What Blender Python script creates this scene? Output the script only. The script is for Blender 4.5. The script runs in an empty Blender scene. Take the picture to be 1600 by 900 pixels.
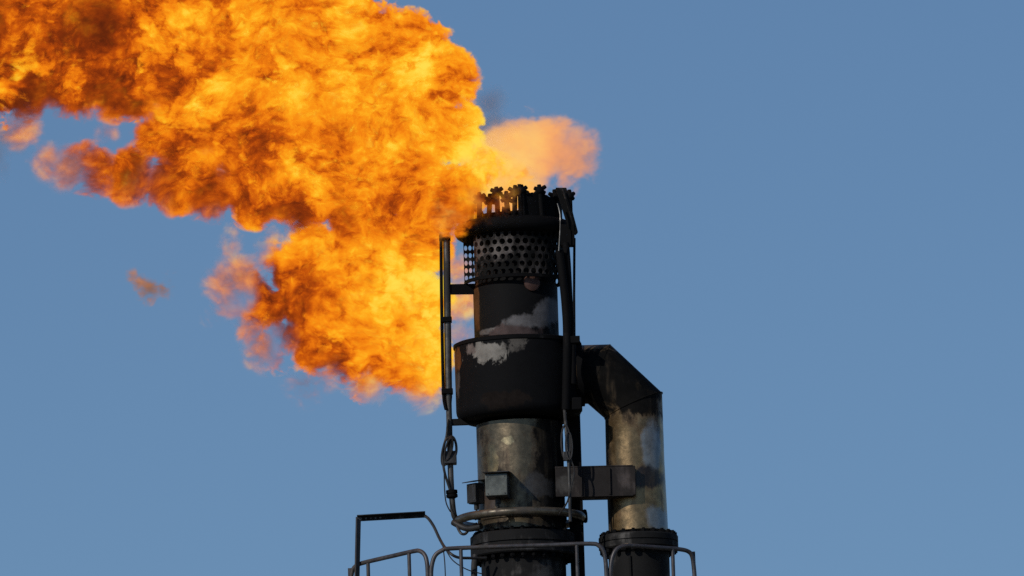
import bpy, bmesh, math, random
from mathutils import Vector, Matrix, Quaternion

random.seed(7)
R = math.radians
scene = bpy.context.scene
COL = scene.collection

# ----------------------------------------------------------------- camera
ELEV, ROLL, DIST, PXM = R(9.0), R(1.75), 120.0, 180.0
TARGET = Vector((-5 / PXM, 0.0, 20.0))
view = Vector((0, math.cos(ELEV), math.sin(ELEV)))
CAM = TARGET - view * DIST
cam_data = bpy.data.cameras.new("camera")
cam = bpy.data.objects.new("camera", cam_data)
COL.objects.link(cam)
cam_data.sensor_width = 36.0
cam_data.lens = 18.0 / ((800 / PXM) / DIST)
cam_data.clip_start, cam_data.clip_end = 0.5, 20000
rot = view.to_track_quat('-Z', 'Y') @ Quaternion((0, 0, 1), -ROLL)
cam.location = CAM
cam.rotation_euler = rot.to_euler()
scene.camera = cam


def P(px, py, Y=0.0):
    """World point on the plane y=Y that the photograph shows at pixel (px, py)."""
    d = rot @ Vector(((px - 800) / 1600 * 36, -(py - 450) / 1600 * 36, -cam_data.lens))
    return CAM + d * ((Y - CAM.y) / d.y)


def axis_px(py):
    return 805 + (py - 450) * math.tan(ROLL)


def Zs(py):
    return P(axis_px(py), py, 0).z


def px(n):
    return n / PXM


# ----------------------------------------------------------------- node helper
class NT:
    def __init__(self, tree):
        self.t = tree
        tree.nodes.clear()

    def node(self, kind, **kw):
        n = self.t.nodes.new(kind)
        for k, v in kw.items():
            setattr(n, k, v)
        return n

    def put(self, sock, v):
        if hasattr(v, 'is_output') or isinstance(v, bpy.types.NodeSocket):
            self.t.links.new(v, sock)
        elif isinstance(v, (tuple, list, Vector)):
            v = tuple(v)
            sock.default_value = v + (1.0,) if (len(v) == 3 and sock.type == 'RGBA') else v
        else:
            sock.default_value = v

    def m(self, op, a, b=None, c=None, clamp=False):
        n = self.node('ShaderNodeMath', operation=op, use_clamp=clamp)
        for i, v in enumerate((a, b, c)):
            if v is not None:
                self.put(n.inputs[i], v)
        return n.outputs[0]

    def v(self, op, a, b=None, scale=None):
        n = self.node('ShaderNodeVectorMath', operation=op)
        self.put(n.inputs[0], a)
        if b is not None:
            self.put(n.inputs[1], b)
        if scale is not None:
            self.put(n.inputs['Scale'], scale)
        return n.outputs['Value'] if op in ('DISTANCE', 'LENGTH', 'DOT_PRODUCT') else n.outputs['Vector']

    def noise(self, vec, scale, detail=2, rough=.5, dist=0.0, lac=2.0, kind='FBM'):
        n = self.node('ShaderNodeTexNoise', noise_dimensions='3D', noise_type=kind)
        if kind == 'FBM':
            n.normalize = True
        self.put(n.inputs['Vector'], vec)
        n.inputs['Scale'].default_value = scale
        n.inputs['Detail'].default_value = detail
        n.inputs['Roughness'].default_value = rough
        n.inputs['Distortion'].default_value = dist
        n.inputs['Lacunarity'].default_value = lac
        return n

    def step(self, x, lo, hi, smooth=True, o0=0.0, o1=1.0):
        n = self.node('ShaderNodeMapRange', interpolation_type='SMOOTHSTEP' if smooth else 'LINEAR')
        self.put(n.inputs['Value'], x)
        n.inputs['From Min'].default_value = lo
        n.inputs['From Max'].default_value = hi
        n.inputs['To Min'].default_value = o0
        n.inputs['To Max'].default_value = o1
        return n.outputs['Result']

    def ramp(self, x, stops, interp='LINEAR'):
        n = self.node('ShaderNodeValToRGB')
        n.color_ramp.interpolation = interp
        e = n.color_ramp.elements
        while len(e) > 1:
            e.remove(e[-1])
        e[0].position, e[0].color = stops[0][0], tuple(stops[0][1]) + (1,)
        for p, c in stops[1:]:
            el = e.new(p)
            el.color = tuple(c) + (1,)
        self.put(n.inputs[0], x)
        return n.outputs[0]

    def mix(self, f, a, b):
        n = self.node('ShaderNodeMix', data_type='RGBA')
        self.put(n.inputs['Factor'], f)
        self.put([s for s in n.inputs if s.name == 'A' and s.type == 'RGBA'][0], a)
        self.put([s for s in n.inputs if s.name == 'B' and s.type == 'RGBA'][0], b)
        return [s for s in n.outputs if s.type == 'RGBA'][0]


def new_mat(name):
    m = bpy.data.materials.new(name)
    m.use_nodes = True
    return m, NT(m.node_tree)


def metal(name, base, soot=0.5, rough=.45, metallic=.6, dark=(.014, .014, .015), rust=.0, stains_and_tones=(), scale=1.0, bump=.25):
    """Weathered steel: bare colour BASE, soot cover (0..1), rust tint and stains and tones of a shape of their own, a few with painted glint and glow.
    patch: (centre, (rx, ry, rz), colour, hardness noise, metallic or None)."""
    m, n = new_mat(name)
    pos = n.node('ShaderNodeNewGeometry').outputs['Position']
    big = n.noise(pos, 2.2 * scale, 6, .6, .4).outputs['Fac']
    fine = n.noise(pos, 13 * scale, 6, .65).outputs['Fac']
    streak_v = n.v('MULTIPLY', pos, (1, 1, .16))
    streak = n.noise(streak_v, 11 * scale, 4, .6).outputs['Fac']
    base2 = n.mix(n.step(fine, .35, .7), tuple(c * .7 for c in base), tuple(min(1, c * 1.25) for c in base))
    if rust:
        rm = n.m('MULTIPLY', n.step(n.m('ADD', n.m('MULTIPLY', big, .5), n.m('MULTIPLY', streak, .5)), .5, .62), rust)
        base2 = n.mix(rm, base2, n.mix(fine, (.06, .022, .012), (.16, .065, .03)))
    s = n.m('ADD', n.m('MULTIPLY', big, .7), n.m('MULTIPLY', streak, .3))
    t = .74 - .52 * soot
    mask = n.step(s, t - .07, t + .07)
    col = n.mix(mask, base2, n.mix(fine, dark, tuple(min(1, c * 1.9) for c in dark)))
    met = n.m('MULTIPLY', n.m('SUBTRACT', 1.0, n.m('MULTIPLY', mask, .9)), metallic)
    rgh = n.m('ADD', n.m('MULTIPLY', mask, .18), n.m('ADD', rough - .1, n.m('MULTIPLY', fine, .2)))
    kill = None
    for (c, rad, colr, amp, smet) in stains_and_tones:
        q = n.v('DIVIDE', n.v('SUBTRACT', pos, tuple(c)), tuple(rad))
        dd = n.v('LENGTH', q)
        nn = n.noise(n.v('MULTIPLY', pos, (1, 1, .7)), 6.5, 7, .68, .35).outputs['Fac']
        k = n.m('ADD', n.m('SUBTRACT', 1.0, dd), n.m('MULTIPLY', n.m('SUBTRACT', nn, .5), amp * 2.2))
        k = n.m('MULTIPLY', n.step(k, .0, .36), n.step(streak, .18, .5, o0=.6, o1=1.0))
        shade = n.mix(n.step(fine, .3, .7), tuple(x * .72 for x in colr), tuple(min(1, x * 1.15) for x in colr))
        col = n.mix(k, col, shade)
        if smet is not None and smet <= .1:
            kill = k if kill is None else n.m('MAXIMUM', kill, k)
        if smet is not None:
            n_ = n.node('ShaderNodeMix', data_type='FLOAT')
            n.put(n_.inputs[0], k); n.put(n_.inputs[2], met); n.put(n_.inputs[3], smet)
            met = n_.outputs[0]
    b = n.node('ShaderNodeBsdfPrincipled')
    n.put(b.inputs['Base Color'], col)
    n.put(b.inputs['Metallic'], met)
    n.put(b.inputs['Specular IOR Level'], n.step(mask if kill is None else n.m('MAXIMUM', mask, kill), 0, 1, o0=.5, o1=.05))
    if kill is not None:
        rgh = n.m('ADD', rgh, n.m('MULTIPLY', kill, .3), clamp=True)
    n.put(b.inputs['Roughness'], rgh)
    bp = n.node('ShaderNodeBump')
    bp.inputs['Strength'].default_value = bump
    bp.inputs['Distance'].default_value = .02
    n.put(bp.inputs['Height'], n.m('ADD', n.m('MULTIPLY', fine, .35), n.m('MULTIPLY', big, .9)))
    n.put(b.inputs['Normal'], bp.outputs[0])
    o = n.node('ShaderNodeOutputMaterial')
    n.put(o.inputs['Surface'], b.outputs[0])
    return m


# ----------------------------------------------------------------- mesh helpers
def lathe(bm, prof, segs=72, cx=0.0, cy=0.0, closed=False, axis=None, origin=None):
    """Revolve (radius, height) pairs; about z at (cx, cy), or about AXIS through ORIGIN."""
    if axis is not None:
        q = Vector((0, 0, 1)).rotation_difference(axis.normalized())
    rings = []
    for r, z in prof:
        ring = []
        for k in range(segs):
            a = 2 * math.pi * k / segs
            p = Vector((r * math.cos(a), r * math.sin(a), z))
            p = (origin + q @ p) if axis is not None else p + Vector((cx, cy, 0))
            ring.append(bm.verts.new(p))
        rings.append(ring)
    n = len(rings)
    for i in range(n if closed else n - 1):
        a, b = rings[i], rings[(i + 1) % n]
        for k in range(segs):
            bm.faces.new((a[k], a[(k + 1) % segs], b[(k + 1) % segs], b[k]))
    if not closed:
        for ring in (rings[0], rings[-1]):
            if (ring[0].co - ring[segs // 2].co).length > 1e-6:
                bm.faces.new(ring)


def smooth_path(pts, n=8):
    """Catmull-Rom through the points."""
    out = []
    m = len(pts)
    for i in range(m - 1):
        p0, p1, p2, p3 = pts[max(i - 1, 0)], pts[i], pts[i + 1], pts[min(i + 2, m - 1)]
        for k in range(n):
            t = k / n
            out.append(.5 * ((2 * p1) + (p2 - p0) * t + (2 * p0 - 5 * p1 + 4 * p2 - p3) * t * t + (3 * p1 - p0 - 3 * p2 + p3) * t ** 3))
    out.append(pts[-1])
    return out


def tube(bm, pts, r, segs=12, closed=False):
    """Round tube along points, mitred at each; r may be a list."""
    n = len(pts)
    rs = r if isinstance(r, (list, tuple)) else [r] * n
    tang = []
    for i in range(n):
        if closed:
            t = (pts[(i + 1) % n] - pts[i - 1])
        elif i == 0:
            t = pts[1] - pts[0]
        elif i == n - 1:
            t = pts[-1] - pts[-2]
        else:
            t = (pts[i + 1] - pts[i]).normalized() + (pts[i] - pts[i - 1]).normalized()
        tang.append(t.normalized())
    t0 = tang[0]
    u = t0.cross(Vector((0, 1, 0.01)))
    if u.length < .1:
        u = t0.cross(Vector((1, 0, 0)))
    u.normalize()
    rings = []
    for i in range(n):
        t = tang[i]
        u = (u - t * u.dot(t)).normalized()
        w = t.cross(u)
        ring = []
        f = 1.0
        if 0 < i < n - 1 and not closed:
            d = (pts[i] - pts[i - 1]).normalized()
            f = 1.0 / max(.5, d.dot(t))
            side = (d - t * d.dot(t))
            side = side.normalized() if side.length > 1e-5 else None
        else:
            side = None
        for k in range(segs):
            a = 2 * math.pi * k / segs
            o = (u * math.cos(a) + w * math.sin(a)) * rs[i]
            if side is not None:
                o += side * o.dot(side) * (f - 1)
            ring.append(bm.verts.new(pts[i] + o))
        rings.append(ring)
    for i in range(n if closed else n - 1):
        a, b = rings[i], rings[(i + 1) % n]
        for k in range(segs):
            bm.faces.new((a[k], a[(k + 1) % segs], b[(k + 1) % segs], b[k]))
    if not closed:
        bm.faces.new(rings[0]); bm.faces.new(rings[-1])


def bar(bm, a, b, w, h, up=Vector((0, 0, 1))):
    """Box from a to b, w across, h along up."""
    d = (b - a).normalized()
    s = d.cross(up)
    if s.length < 1e-3:
        s = d.cross(Vector((0, 1, 0)))
    s.normalize()
    t = s.cross(d).normalized()
    vs = []
    for p in (a, b):
        for (i, j) in ((-1, -1), (1, -1), (1, 1), (-1, 1)):
            vs.append(bm.verts.new(p + s * (i * w / 2) + t * (j * h / 2)))
    for f in ((0, 1, 2, 3), (4, 5, 6, 7), (0, 1, 5, 4), (1, 2, 6, 5), (2, 3, 7, 6), (3, 0, 4, 7)):
        bm.faces.new([vs[i] for i in f])


def box(bm, lo, hi):
    c = [(lo[i] + hi[i]) / 2 for i in range(3)]
    mid = Vector(c)
    bar(bm, Vector((lo[0], mid.y, mid.z)), Vector((hi[0], mid.y, mid.z)), hi[1] - lo[1], hi[2] - lo[2])


def ball(bm, c, r, seg=12):
    bmesh.ops.create_uvsphere(bm, u_segments=seg, v_segments=max(6, seg // 2), radius=r, matrix=Matrix.Translation(c))


def obj(name, bm, mat, parent=None, smooth=True, bevel=0.0):
    bmesh.ops.recalc_face_normals(bm, faces=bm.faces)
    me = bpy.data.meshes.new(name)
    off = parent_world(parent) if parent else Vector((0, 0, 0))
    if parent is None:
        zs = sorted(bm.verts, key=lambda v: v.co.z)
        off = zs[0].co.copy() if bm.verts else off
    for v in bm.verts:
        v.co -= off
    bm.to_mesh(me)
    bm.free()
    if mat is not None:
        me.materials.append(mat)
    o = bpy.data.objects.new(name, me)
    COL.objects.link(o)
    if parent:
        o.parent = parent
    else:
        o.location = off
    if smooth:
        me.shade_smooth()
        me.set_sharp_from_angle(angle=R(38))
    if bevel:
        b = o.modifiers.new("bevel", 'BEVEL')
        b.width, b.segments, b.limit_method, b.angle_limit = bevel, 2, 'ANGLE', R(40)
    return o


def parent_world(o):
    p = Vector((0, 0, 0))
    while o is not None:
        p += o.location
        o = o.parent
    return p


def tag(o, label=None, cat=None, group=None, kind=None):
    for k, v in (('label', label), ('category', cat), ('group', group), ('kind', kind)):
        if v:
            o[k] = v
    return o


def thing(name, loc, label, cat, group=None):
    o = bpy.data.objects.new(name, None)
    o.empty_display_size = .2
    o.location = loc
    COL.objects.link(o)
    return tag(o, label, cat, group)


def copies(src, spots, parent):
    """Copies of a part at the spots (offset, rotation about z)."""
    for loc, rz in spots:
        c = src.copy()
        COL.objects.link(c)
        c.parent = parent
        c.location = loc
        c.rotation_euler = (0, 0, rz)


def BM():
    return bmesh.new()


# ----------------------------------------------------------------- materials
M_barrel = metal('sooty_barrel', (.14, .135, .135), .72, .5, .3, rust=.5, dark=(.006, .006, .0065), stains_and_tones=[
    (P(862, 485, -.25), (.20, .5, .13), (.135, .132, .14), .7, .15),  # grey diagonal band, lighter towards the left
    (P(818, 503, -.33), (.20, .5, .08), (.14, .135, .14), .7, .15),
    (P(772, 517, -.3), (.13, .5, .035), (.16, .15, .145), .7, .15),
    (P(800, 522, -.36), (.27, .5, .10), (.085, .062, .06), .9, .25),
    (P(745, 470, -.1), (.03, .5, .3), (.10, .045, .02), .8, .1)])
M_drum = metal('burnt_drum_paint', (.10, .08, .07), .92, .5, .2, dark=(.0052, .0053, .006), rust=.3, stains_and_tones=[
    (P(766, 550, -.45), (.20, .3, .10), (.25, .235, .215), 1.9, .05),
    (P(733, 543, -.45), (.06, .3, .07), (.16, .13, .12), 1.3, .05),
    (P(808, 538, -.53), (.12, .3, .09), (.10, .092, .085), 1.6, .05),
    (P(712, 560, -.1), (.045, .4, .16), (.15, .055, .02), 1.5, .0),  # rusty left edge, with the fire's orange glow mixed into the colour
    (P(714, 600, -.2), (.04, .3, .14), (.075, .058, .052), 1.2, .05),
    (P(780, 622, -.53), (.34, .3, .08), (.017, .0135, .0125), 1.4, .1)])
M_pipe = metal('heat_tinted_pipe', (.165, .128, .082), .36, .34, .75, dark=(.016, .015, .014), rust=.3, stains_and_tones=[
    (P(872, 690, -.2), (.27, .5, 1.2), (.010, .0095, .0095), .7, .05),  # darker right side of the pipe
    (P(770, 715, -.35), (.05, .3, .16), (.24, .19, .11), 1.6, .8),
    (P(792, 688, -.35), (.06, .3, .035), (.34, .28, .17), 1.6, .85),  # golden glint of the pipe put into the colour
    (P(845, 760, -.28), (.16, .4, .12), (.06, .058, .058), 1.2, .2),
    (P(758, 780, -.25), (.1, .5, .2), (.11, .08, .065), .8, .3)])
M_riser = metal('dark_riser', (.075, .07, .068), .62, .48, .4, dark=(.012, .012, .0125), rust=.25)
M_duct = metal('galvanised_duct', (.29, .195, .10), .3, .34, .8, dark=(.013, .012, .0115), rust=.3, stains_and_tones=[
    (P(1018, 700, -.2), (.10, .4, .30), (.23, .255, .27), .5, .35),  # blue-grey right side of the duct
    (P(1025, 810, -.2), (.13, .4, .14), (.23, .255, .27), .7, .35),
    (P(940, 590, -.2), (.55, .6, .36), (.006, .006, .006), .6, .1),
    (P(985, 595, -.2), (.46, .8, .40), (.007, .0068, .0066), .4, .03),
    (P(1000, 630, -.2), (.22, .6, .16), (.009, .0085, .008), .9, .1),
    (P(1012, 745, -.2), (.17, .4, .12), (.022, .017, .016), .7, .2),  # dark brown patch on the duct front
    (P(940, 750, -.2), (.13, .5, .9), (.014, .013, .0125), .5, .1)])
M_soot = metal('soot_black', (.03, .028, .027), .8, .55, .2, dark=(.0045, .0045, .005), rust=.15)
M_mesh = metal('scorched_shield', (.10, .085, .08), .6, .55, .2, dark=(.007, .007, .0072), rust=.6)
M_grey = metal('grey_steel', (.10, .095, .09), .42, .4, .55, dark=(.03, .03, .031), rust=.2)
M_rail = metal('painted_handrail', (.075, .073, .08), .25, .45, .35, dark=(.05, .048, .046), rust=.2)
M_ring = metal('dull_brass_pipe', (.15, .13, .10), .34, .36, .65, dark=(.05, .045, .04), rust=.25)
M_box = metal('box_paint', (.12, .13, .12), .25, .42, .3, dark=(.05, .05, .05), rust=.1)
M_boxdark = metal('box_dark', (.045, .045, .05), .4, .5, .3, dark=(.02, .02, .02))
M_cable = metal('rubber_cable', (.03, .028, .028), .4, .45, .1, dark=(.016, .016, .016))
M_beam = metal('sooty_beam', (.065, .05, .046), .55, .55, .25, dark=(.02, .018, .018), rust=.45, stains_and_tones=[
    (P(882, 752, -.5), (.12, .3, .12), (.075, .072, .07), .8, .15)])

# ----------------------------------------------------------------- ground
g, n = new_mat('dry_ground')
pos = n.node('ShaderNodeNewGeometry').outputs['Position']
f1 = n.noise(pos, .05, 6, .6).outputs['Fac']
f2 = n.noise(pos, 6, 8, .7).outputs['Fac']
b = n.node('ShaderNodeBsdfPrincipled')
n.put(b.inputs['Base Color'], n.mix(n.step(f1, .4, .6), n.mix(f2, (.13, .10, .07), (.26, .21, .15)), n.mix(f2, (.09, .09, .05), (.2, .18, .11))))
b.inputs['Roughness'].default_value = .9
n.put(n.node('ShaderNodeOutputMaterial').inputs['Surface'], b.outputs[0])
bm = BM()
bmesh.ops.create_circle(bm, cap_ends=True, segments=64, radius=6000)
tag(obj('ground', bm, g, smooth=False), kind='structure')

# ----------------------------------------------------------------- flare stack
base = Vector((0, 0, 0))
stack = thing('flare_stack', base, 'tall soot-blackened flare stack with burning tip, bulging drum and perforated collar', 'flare stack')

bm = BM()
lathe(bm, [(px(66), Zs(560)), (px(66), Zs(452)), (px(60), Zs(440)), (px(60), Zs(376)), (px(66), Zs(366)), (px(66), Zs(340)), (px(57), Zs(340)), (px(57), Zs(560))], 96, closed=True)
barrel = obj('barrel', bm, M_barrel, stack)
# clamp disc on the barrel front
c = Vector((px(26), -px(61), Zs(452)))
bm = BM(); ax = Vector((.38, -1, 0)); lathe(bm, [(px(13), -.02), (px(13), .012), (px(10), .02)], 24, axis=ax, origin=c)
obj('inspection_cap', bm, metal('rusty_cap', (.10, .05, .04), .3, .6, .2, rust=.6), stack)

bm = BM()
prof = [(px(66.3), Zs(537)), (px(95), Zs(537)), (px(98), Zs(540)), (px(98), Zs(642)), (px(97.2), Zs(647)), (px(94.5), Zs(652)), (px(90), Zs(656)), (px(84), Zs(658)), (px(67.8), Zs(658.5))]
lathe(bm, prof, 128)
bm.faces.ensure_lookup_table()
caps = [f for f in bm.faces if len(f.verts) > 4]
bmesh.ops.delete(bm, geom=caps, context='FACES_ONLY')
drum = obj('drum', bm, M_drum, stack)
bm = BM(); lathe(bm, [(px(98.3), Zs(544)), (px(99.6), Zs(543)), (px(99.6), Zs(538)), (px(95.5), Zs(536.2)), (px(95.5), Zs(536.8))], 128)
bmesh.ops.delete(bm, geom=[f for f in bm.faces if len(f.verts) > 4], context='FACES_ONLY')
obj('drum_rim', bm, M_soot, drum)

bm = BM(); lathe(bm, [(px(67.5), Zs(664)), (px(67.5), Zs(646)), (px(67.5), Zs(832))][0:1] + [(px(67.5), Zs(832))], 96)
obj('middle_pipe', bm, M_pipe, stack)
# weld seam bands
bm = BM(); lathe(bm, [(px(67.2), Zs(817)), (px(69.5), Zs(815)), (px(69.5), Zs(809)), (px(67.2), Zs(807))], 96)
bmesh.ops.delete(bm, geom=[f for f in bm.faces if len(f.verts) > 4], context='FACES_ONLY')
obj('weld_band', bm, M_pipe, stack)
bm = BM(); lathe(bm, [(px(66), Zs(872)), (px(66), 0.0)], 96)
obj('riser', bm, M_riser, stack)

# bolted flange of the stack
fl = None
def flange(parent, c0, c1, r, mat, nb, bolt_r, bolt_up, bolt_dn):
    """Two bolted discs between heights c0 > c1 centred at cxy; bolts through both."""
    (cx, cy, z1), (_, _, z0) = c0, c1
    h = z1 - z0
    bm = BM()
    lathe(bm, [(r * .72, z1), (r - .012, z1), (r, z1 - .012), (r, z1 - h * .46), (r * .97, z1 - h * .465), (r * .97, z1 - h * .535), (r, z1 - h * .54), (r, z0 + .012), (r - .012, z0), (r * .72, z0)], 96, cx, cy)
    f = obj('bolted_flange', bm, mat, parent)
    bm = BM()
    pr = Vector((cx, cy, 0)); rr = r * .9
    lathe(bm, [(bolt_r * .55, z0 - bolt_dn), (bolt_r * .55, z1 + bolt_up)], 10, cx + rr, cy)
    lathe(bm, [(bolt_r, z1 + .001), (bolt_r, z1 + bolt_up * .72)], 6, cx + rr, cy)
    lathe(bm, [(bolt_r, z0 - bolt_dn * .75), (bolt_r, z0 - .001)], 6, cx + rr, cy)
    # local mesh about the flange axis so copies just turn
    for v in bm.verts:
        v.co -= Vector((cx, cy, 0))
    bmesh.ops.recalc_face_normals(bm, faces=bm.faces)
    me = bpy.data.meshes.new('bolt'); bm.to_mesh(me); bm.free(); me.materials.append(M_soot)
    pw = parent_world(parent)
    first = bpy.data.objects.new('bolt', me); COL.objects.link(first); first.parent = f
    first.location = Vector((cx, cy, 0)) - pw
    copies(first, [(first.location, 2 * math.pi * k / nb) for k in range(1, nb)], f)
    return f


flange(stack, (0, 0, Zs(837)), (0, 0, Zs(872)), px(82), M_riser, 28, px(4.2), px(6), px(8))

# perforated collar: staggered rows of round holes, with a real thickness
bm = BM()
Rs, rows, cols = px(77), 6, 40
z1, z0 = Zs(371), Zs(441)
ch = (z1 - z0) / rows
cw = 2 * math.pi / cols


def on(a, z, r=Rs):
    return Vector((r * math.cos(a), r * math.sin(a), z))


for i in range(rows):
    zc = z1 - ch * (i + .5)
    for k in range(cols):
        ac = cw * (k + (.5 if i % 2 else 0))
        if math.cos(ac) < -.80:
            continue
        hr = px(4.2 + (.5 if random.random() < .3 else 0))
        inner, outer = [], []
        N = 16
        for q in range(N):
            t = 2 * math.pi * q / N + math.pi / 4
            inner.append(bm.verts.new(on(ac + hr * math.cos(t) / Rs, zc + hr * math.sin(t))))
            u, w = math.cos(t), math.sin(t)
            s = 1 / max(abs(u), abs(w))
            outer.append(bm.verts.new(on(ac + u * s * cw / 2, zc + w * s * ch / 2)))
        for q in range(N):
            bm.faces.new((inner[q], inner[(q + 1) % N], outer[(q + 1) % N], outer[q]))
bmesh.ops.remove_doubles(bm, verts=bm.verts, dist=.0006)
sh = obj('perforated_collar', bm, M_mesh, stack, smooth=False)
so = sh.modifiers.new('thickness', 'SOLIDIFY'); so.thickness = .008; so.offset = 0
bm = BM(); lathe(bm, [(px(79.5), Zs(444)), (px(79.5), Zs(439)), (px(76), Zs(439)), (px(76), Zs(444))], 96, closed=True)
obj('collar_band', bm, M_soot, sh)
# flat perforated wing plate closing the collar on its left
bm = BM()
wx0, wx1 = px(-79), px(-58.5)
for i in range(6):
    zc = z1 - ch * (i + .5)
    for k in range(3):
        xw = (wx1 - wx0) / 3
        xc = wx0 + xw * (k + .5)
        inner, outer = [], []
        for q in range(16):
            t = 2 * math.pi * q / 16 + math.pi / 4
            u, w = math.cos(t), math.sin(t)
            sc = 1 / max(abs(u), abs(w))
            inner.append(bm.verts.new((xc + u * px(2.5), -.10, zc + w * px(3.9))))
            outer.append(bm.verts.new((xc + u * sc * xw / 2, -.10, zc + w * sc * ch / 2)))
        for q in range(16):
            bm.faces.new((inner[q], inner[(q + 1) % 16], outer[(q + 1) % 16], outer[q]))
bmesh.ops.remove_doubles(bm, verts=bm.verts, dist=.0004)
wg = obj('wing_plate', bm, M_mesh, sh, smooth=False)
so = wg.modifiers.new('thickness', 'SOLIDIFY'); so.thickness = .006; so.offset = 0
bm = BM(); bar(bm, Vector((px(-60), -.14, Zs(442))), Vector((px(-60), -.14, Zs(372))), .014, .03, up=Vector((1, 0, 0)))
obj('wing_post', bm, metal('rusty_strip', (.13, .06, .035), .35, .6, .2, rust=.6, dark=(.02, .014, .012)), sh)

# steam ring (fat torus with welded shelf) round the mouth
bm = BM()
pts = [Vector((px(80) * math.cos(2 * math.pi * k / 72), px(80) * math.sin(2 * math.pi * k / 72), Zs(361))) for k in range(72)]
tube(bm, pts, px(12.5), 16, closed=True)
ring = obj('steam_ring', bm, M_soot, stack)
bm = BM(); lathe(bm, [(px(66.5), Zs(366)), (px(76), Zs(373)), (px(76), Zs(375)), (px(66.5), Zs(369))], 72, closed=True)
obj('gusset', bm, M_soot, ring)

# broken windshield plates over the ring: tall on the right, ragged on the left
bm = BM()
A0, A1 = -math.pi / 2 + math.asin(11 / 77), R(28)
NA = 60
rw = px(77)
top, low, topi, lowi = [], [], [], []
rng = random.Random(3)
jag = 0
for k in range(NA + 1):
    a = A0 + (A1 - A0) * k / NA
    jag = .6 * jag + rng.uniform(-1.4, 1.4)
    y = 314 + jag + (3 if 20 < k < 34 else 0)
    for lst, r, yy in ((top, rw, y), (low, rw, 360), (topi, rw - .012, y), (lowi, rw - .012, 360)):
        lst.append(bm.verts.new(on(a, Zs(yy), r)))
for k in range(NA):
    bm.faces.new((top[k], top[k + 1], low[k + 1], low[k]))
    bm.faces.new((topi[k], topi[k + 1], lowi[k + 1], lowi[k]))
    bm.faces.new((top[k], top[k + 1], topi[k + 1], topi[k]))
for k in (0, NA):
    bm.faces.new((top[k], low[k], lowi[k], topi[k]))
obj('wind_plate', bm, M_soot, stack, smooth=False)
bm = BM()
A2, A3 = -math.pi / 2 - math.asin(.62), A0 - .03
top, low, topi, lowi = [], [], [], []
for k in range(41):
    u = k / 40
    a = A2 + (A3 - A2) * u
    y = 352 - 12 * u + rng.uniform(-2.2, 2.2) - (9 if .55 < u < .8 else 0)
    for lst, r, yy in ((top, rw, y), (low, rw, 362), (topi, rw - .012, y), (lowi, rw - .012, 362)):
        lst.append(bm.verts.new(on(a, Zs(yy), r)))
for k in range(40):
    bm.faces.new((top[k], top[k + 1], low[k + 1], low[k]))
    bm.faces.new((topi[k], topi[k + 1], lowi[k + 1], lowi[k]))
    bm.faces.new((top[k], top[k + 1], topi[k + 1], topi[k]))
tag(obj('wind_plate', bm, M_soot, stack, smooth=False), label='low wind plate with a ragged burnt top edge')
bm = BM(); bar(bm, on(A0, Zs(362), px(79)), on(A0, Zs(301), px(79)), px(6), px(6), up=Vector((1, 0, 0)))
obj('post', bm, M_soot, stack, bevel=.003)

# star-shaped steam nozzles on bent stems
for i, (dx, front, ys) in enumerate(((-74, 1, 322), (-64, 1, 327), (-52, 1, 317), (-38, 1, 323), (-23, 1, 311), (-8, 1, 322), (2, 1, 313), (17, 1, 308), (45, 1, 309), (69, 1, 316), (88, -1, 307), (40, -1, 298), (-10, -1, 296), (-55, -1, 298))):
    rr = 77
    dy = -front * math.sqrt(max(0, rr * rr - dx * dx)) if abs(dx) < rr else 0
    top = Vector((px(dx + rng.uniform(-3, 3)), px(dy), Zs(ys + rng.uniform(-1, 3))))
    foot = Vector((px(dx) * 1.02, px(dy) * 1.02, Zs(360)))
    bm = BM()
    tube(bm, smooth_path([foot, foot.lerp(top, .55) + Vector((0, 0, 0)), top], 4), [px(4)] * 9, 10)
    ball(bm, top, px(7), 12)
    rad = Vector((top.x, top.y, 0)).normalized()
    tanv = Vector((0, 0, 1)).cross(rad)
    # stubs lie in a plane turned a little to the outside
    nrm = (rad + Vector((0, -1.4, 0))).normalized()
    e1 = Vector((0, 0, 1)); e1 = (e1 - nrm * e1.dot(nrm)).normalized(); e2 = nrm.cross(e1)
    off = rng.uniform(-.15, .15)
    for q in range(6):
        t = q * math.pi / 3 + off
        d = e1 * math.cos(t) + e2 * math.sin(t)
        L = px(11 + rng.uniform(-2.5, 1.2))
        tube(bm, [top + d * px(3), top + d * L * .75, top + d * L], [px(3.3), px(3.5), px(2.8)], 8)
    obj('nozzle', bm, M_soot, stack)
# burnt stubs of the old tip tubes crowding the left half of the rim
for i in range(16):
    a = R(-90) - R(4 + i * 6.6 + rng.uniform(-2, 2)) if i % 3 else R(95 + i * 5)
    rr_ = px(rng.uniform(62, 76))
    h = rng.uniform(10, 34)
    foot = on(a, Zs(360), rr_)
    lean = Vector((px(rng.uniform(-7, 4)), px(rng.uniform(-4, 4)), 0))
    top = foot + Vector((0, 0, px(h))) + lean
    bm = BM()
    tube(bm, smooth_path([foot, foot.lerp(top, .5) - lean * .4, top], 4), [px(rng.uniform(2.6, 4.2))] * 4 + [px(3.6)] * 4 + [px(2.2)], 8)
    for q in range(rng.randint(1, 3)):
        p0 = foot.lerp(top, rng.uniform(.55, 1.0))
        d = Vector((rng.uniform(-1, 1), rng.uniform(-.6, .6), rng.uniform(-.2, 1))).normalized()
        tube(bm, [p0, p0 + d * px(rng.uniform(6, 11))], [px(3), px(1.8)], 7)
    obj('burnt_stub', bm, M_soot, stack)
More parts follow.
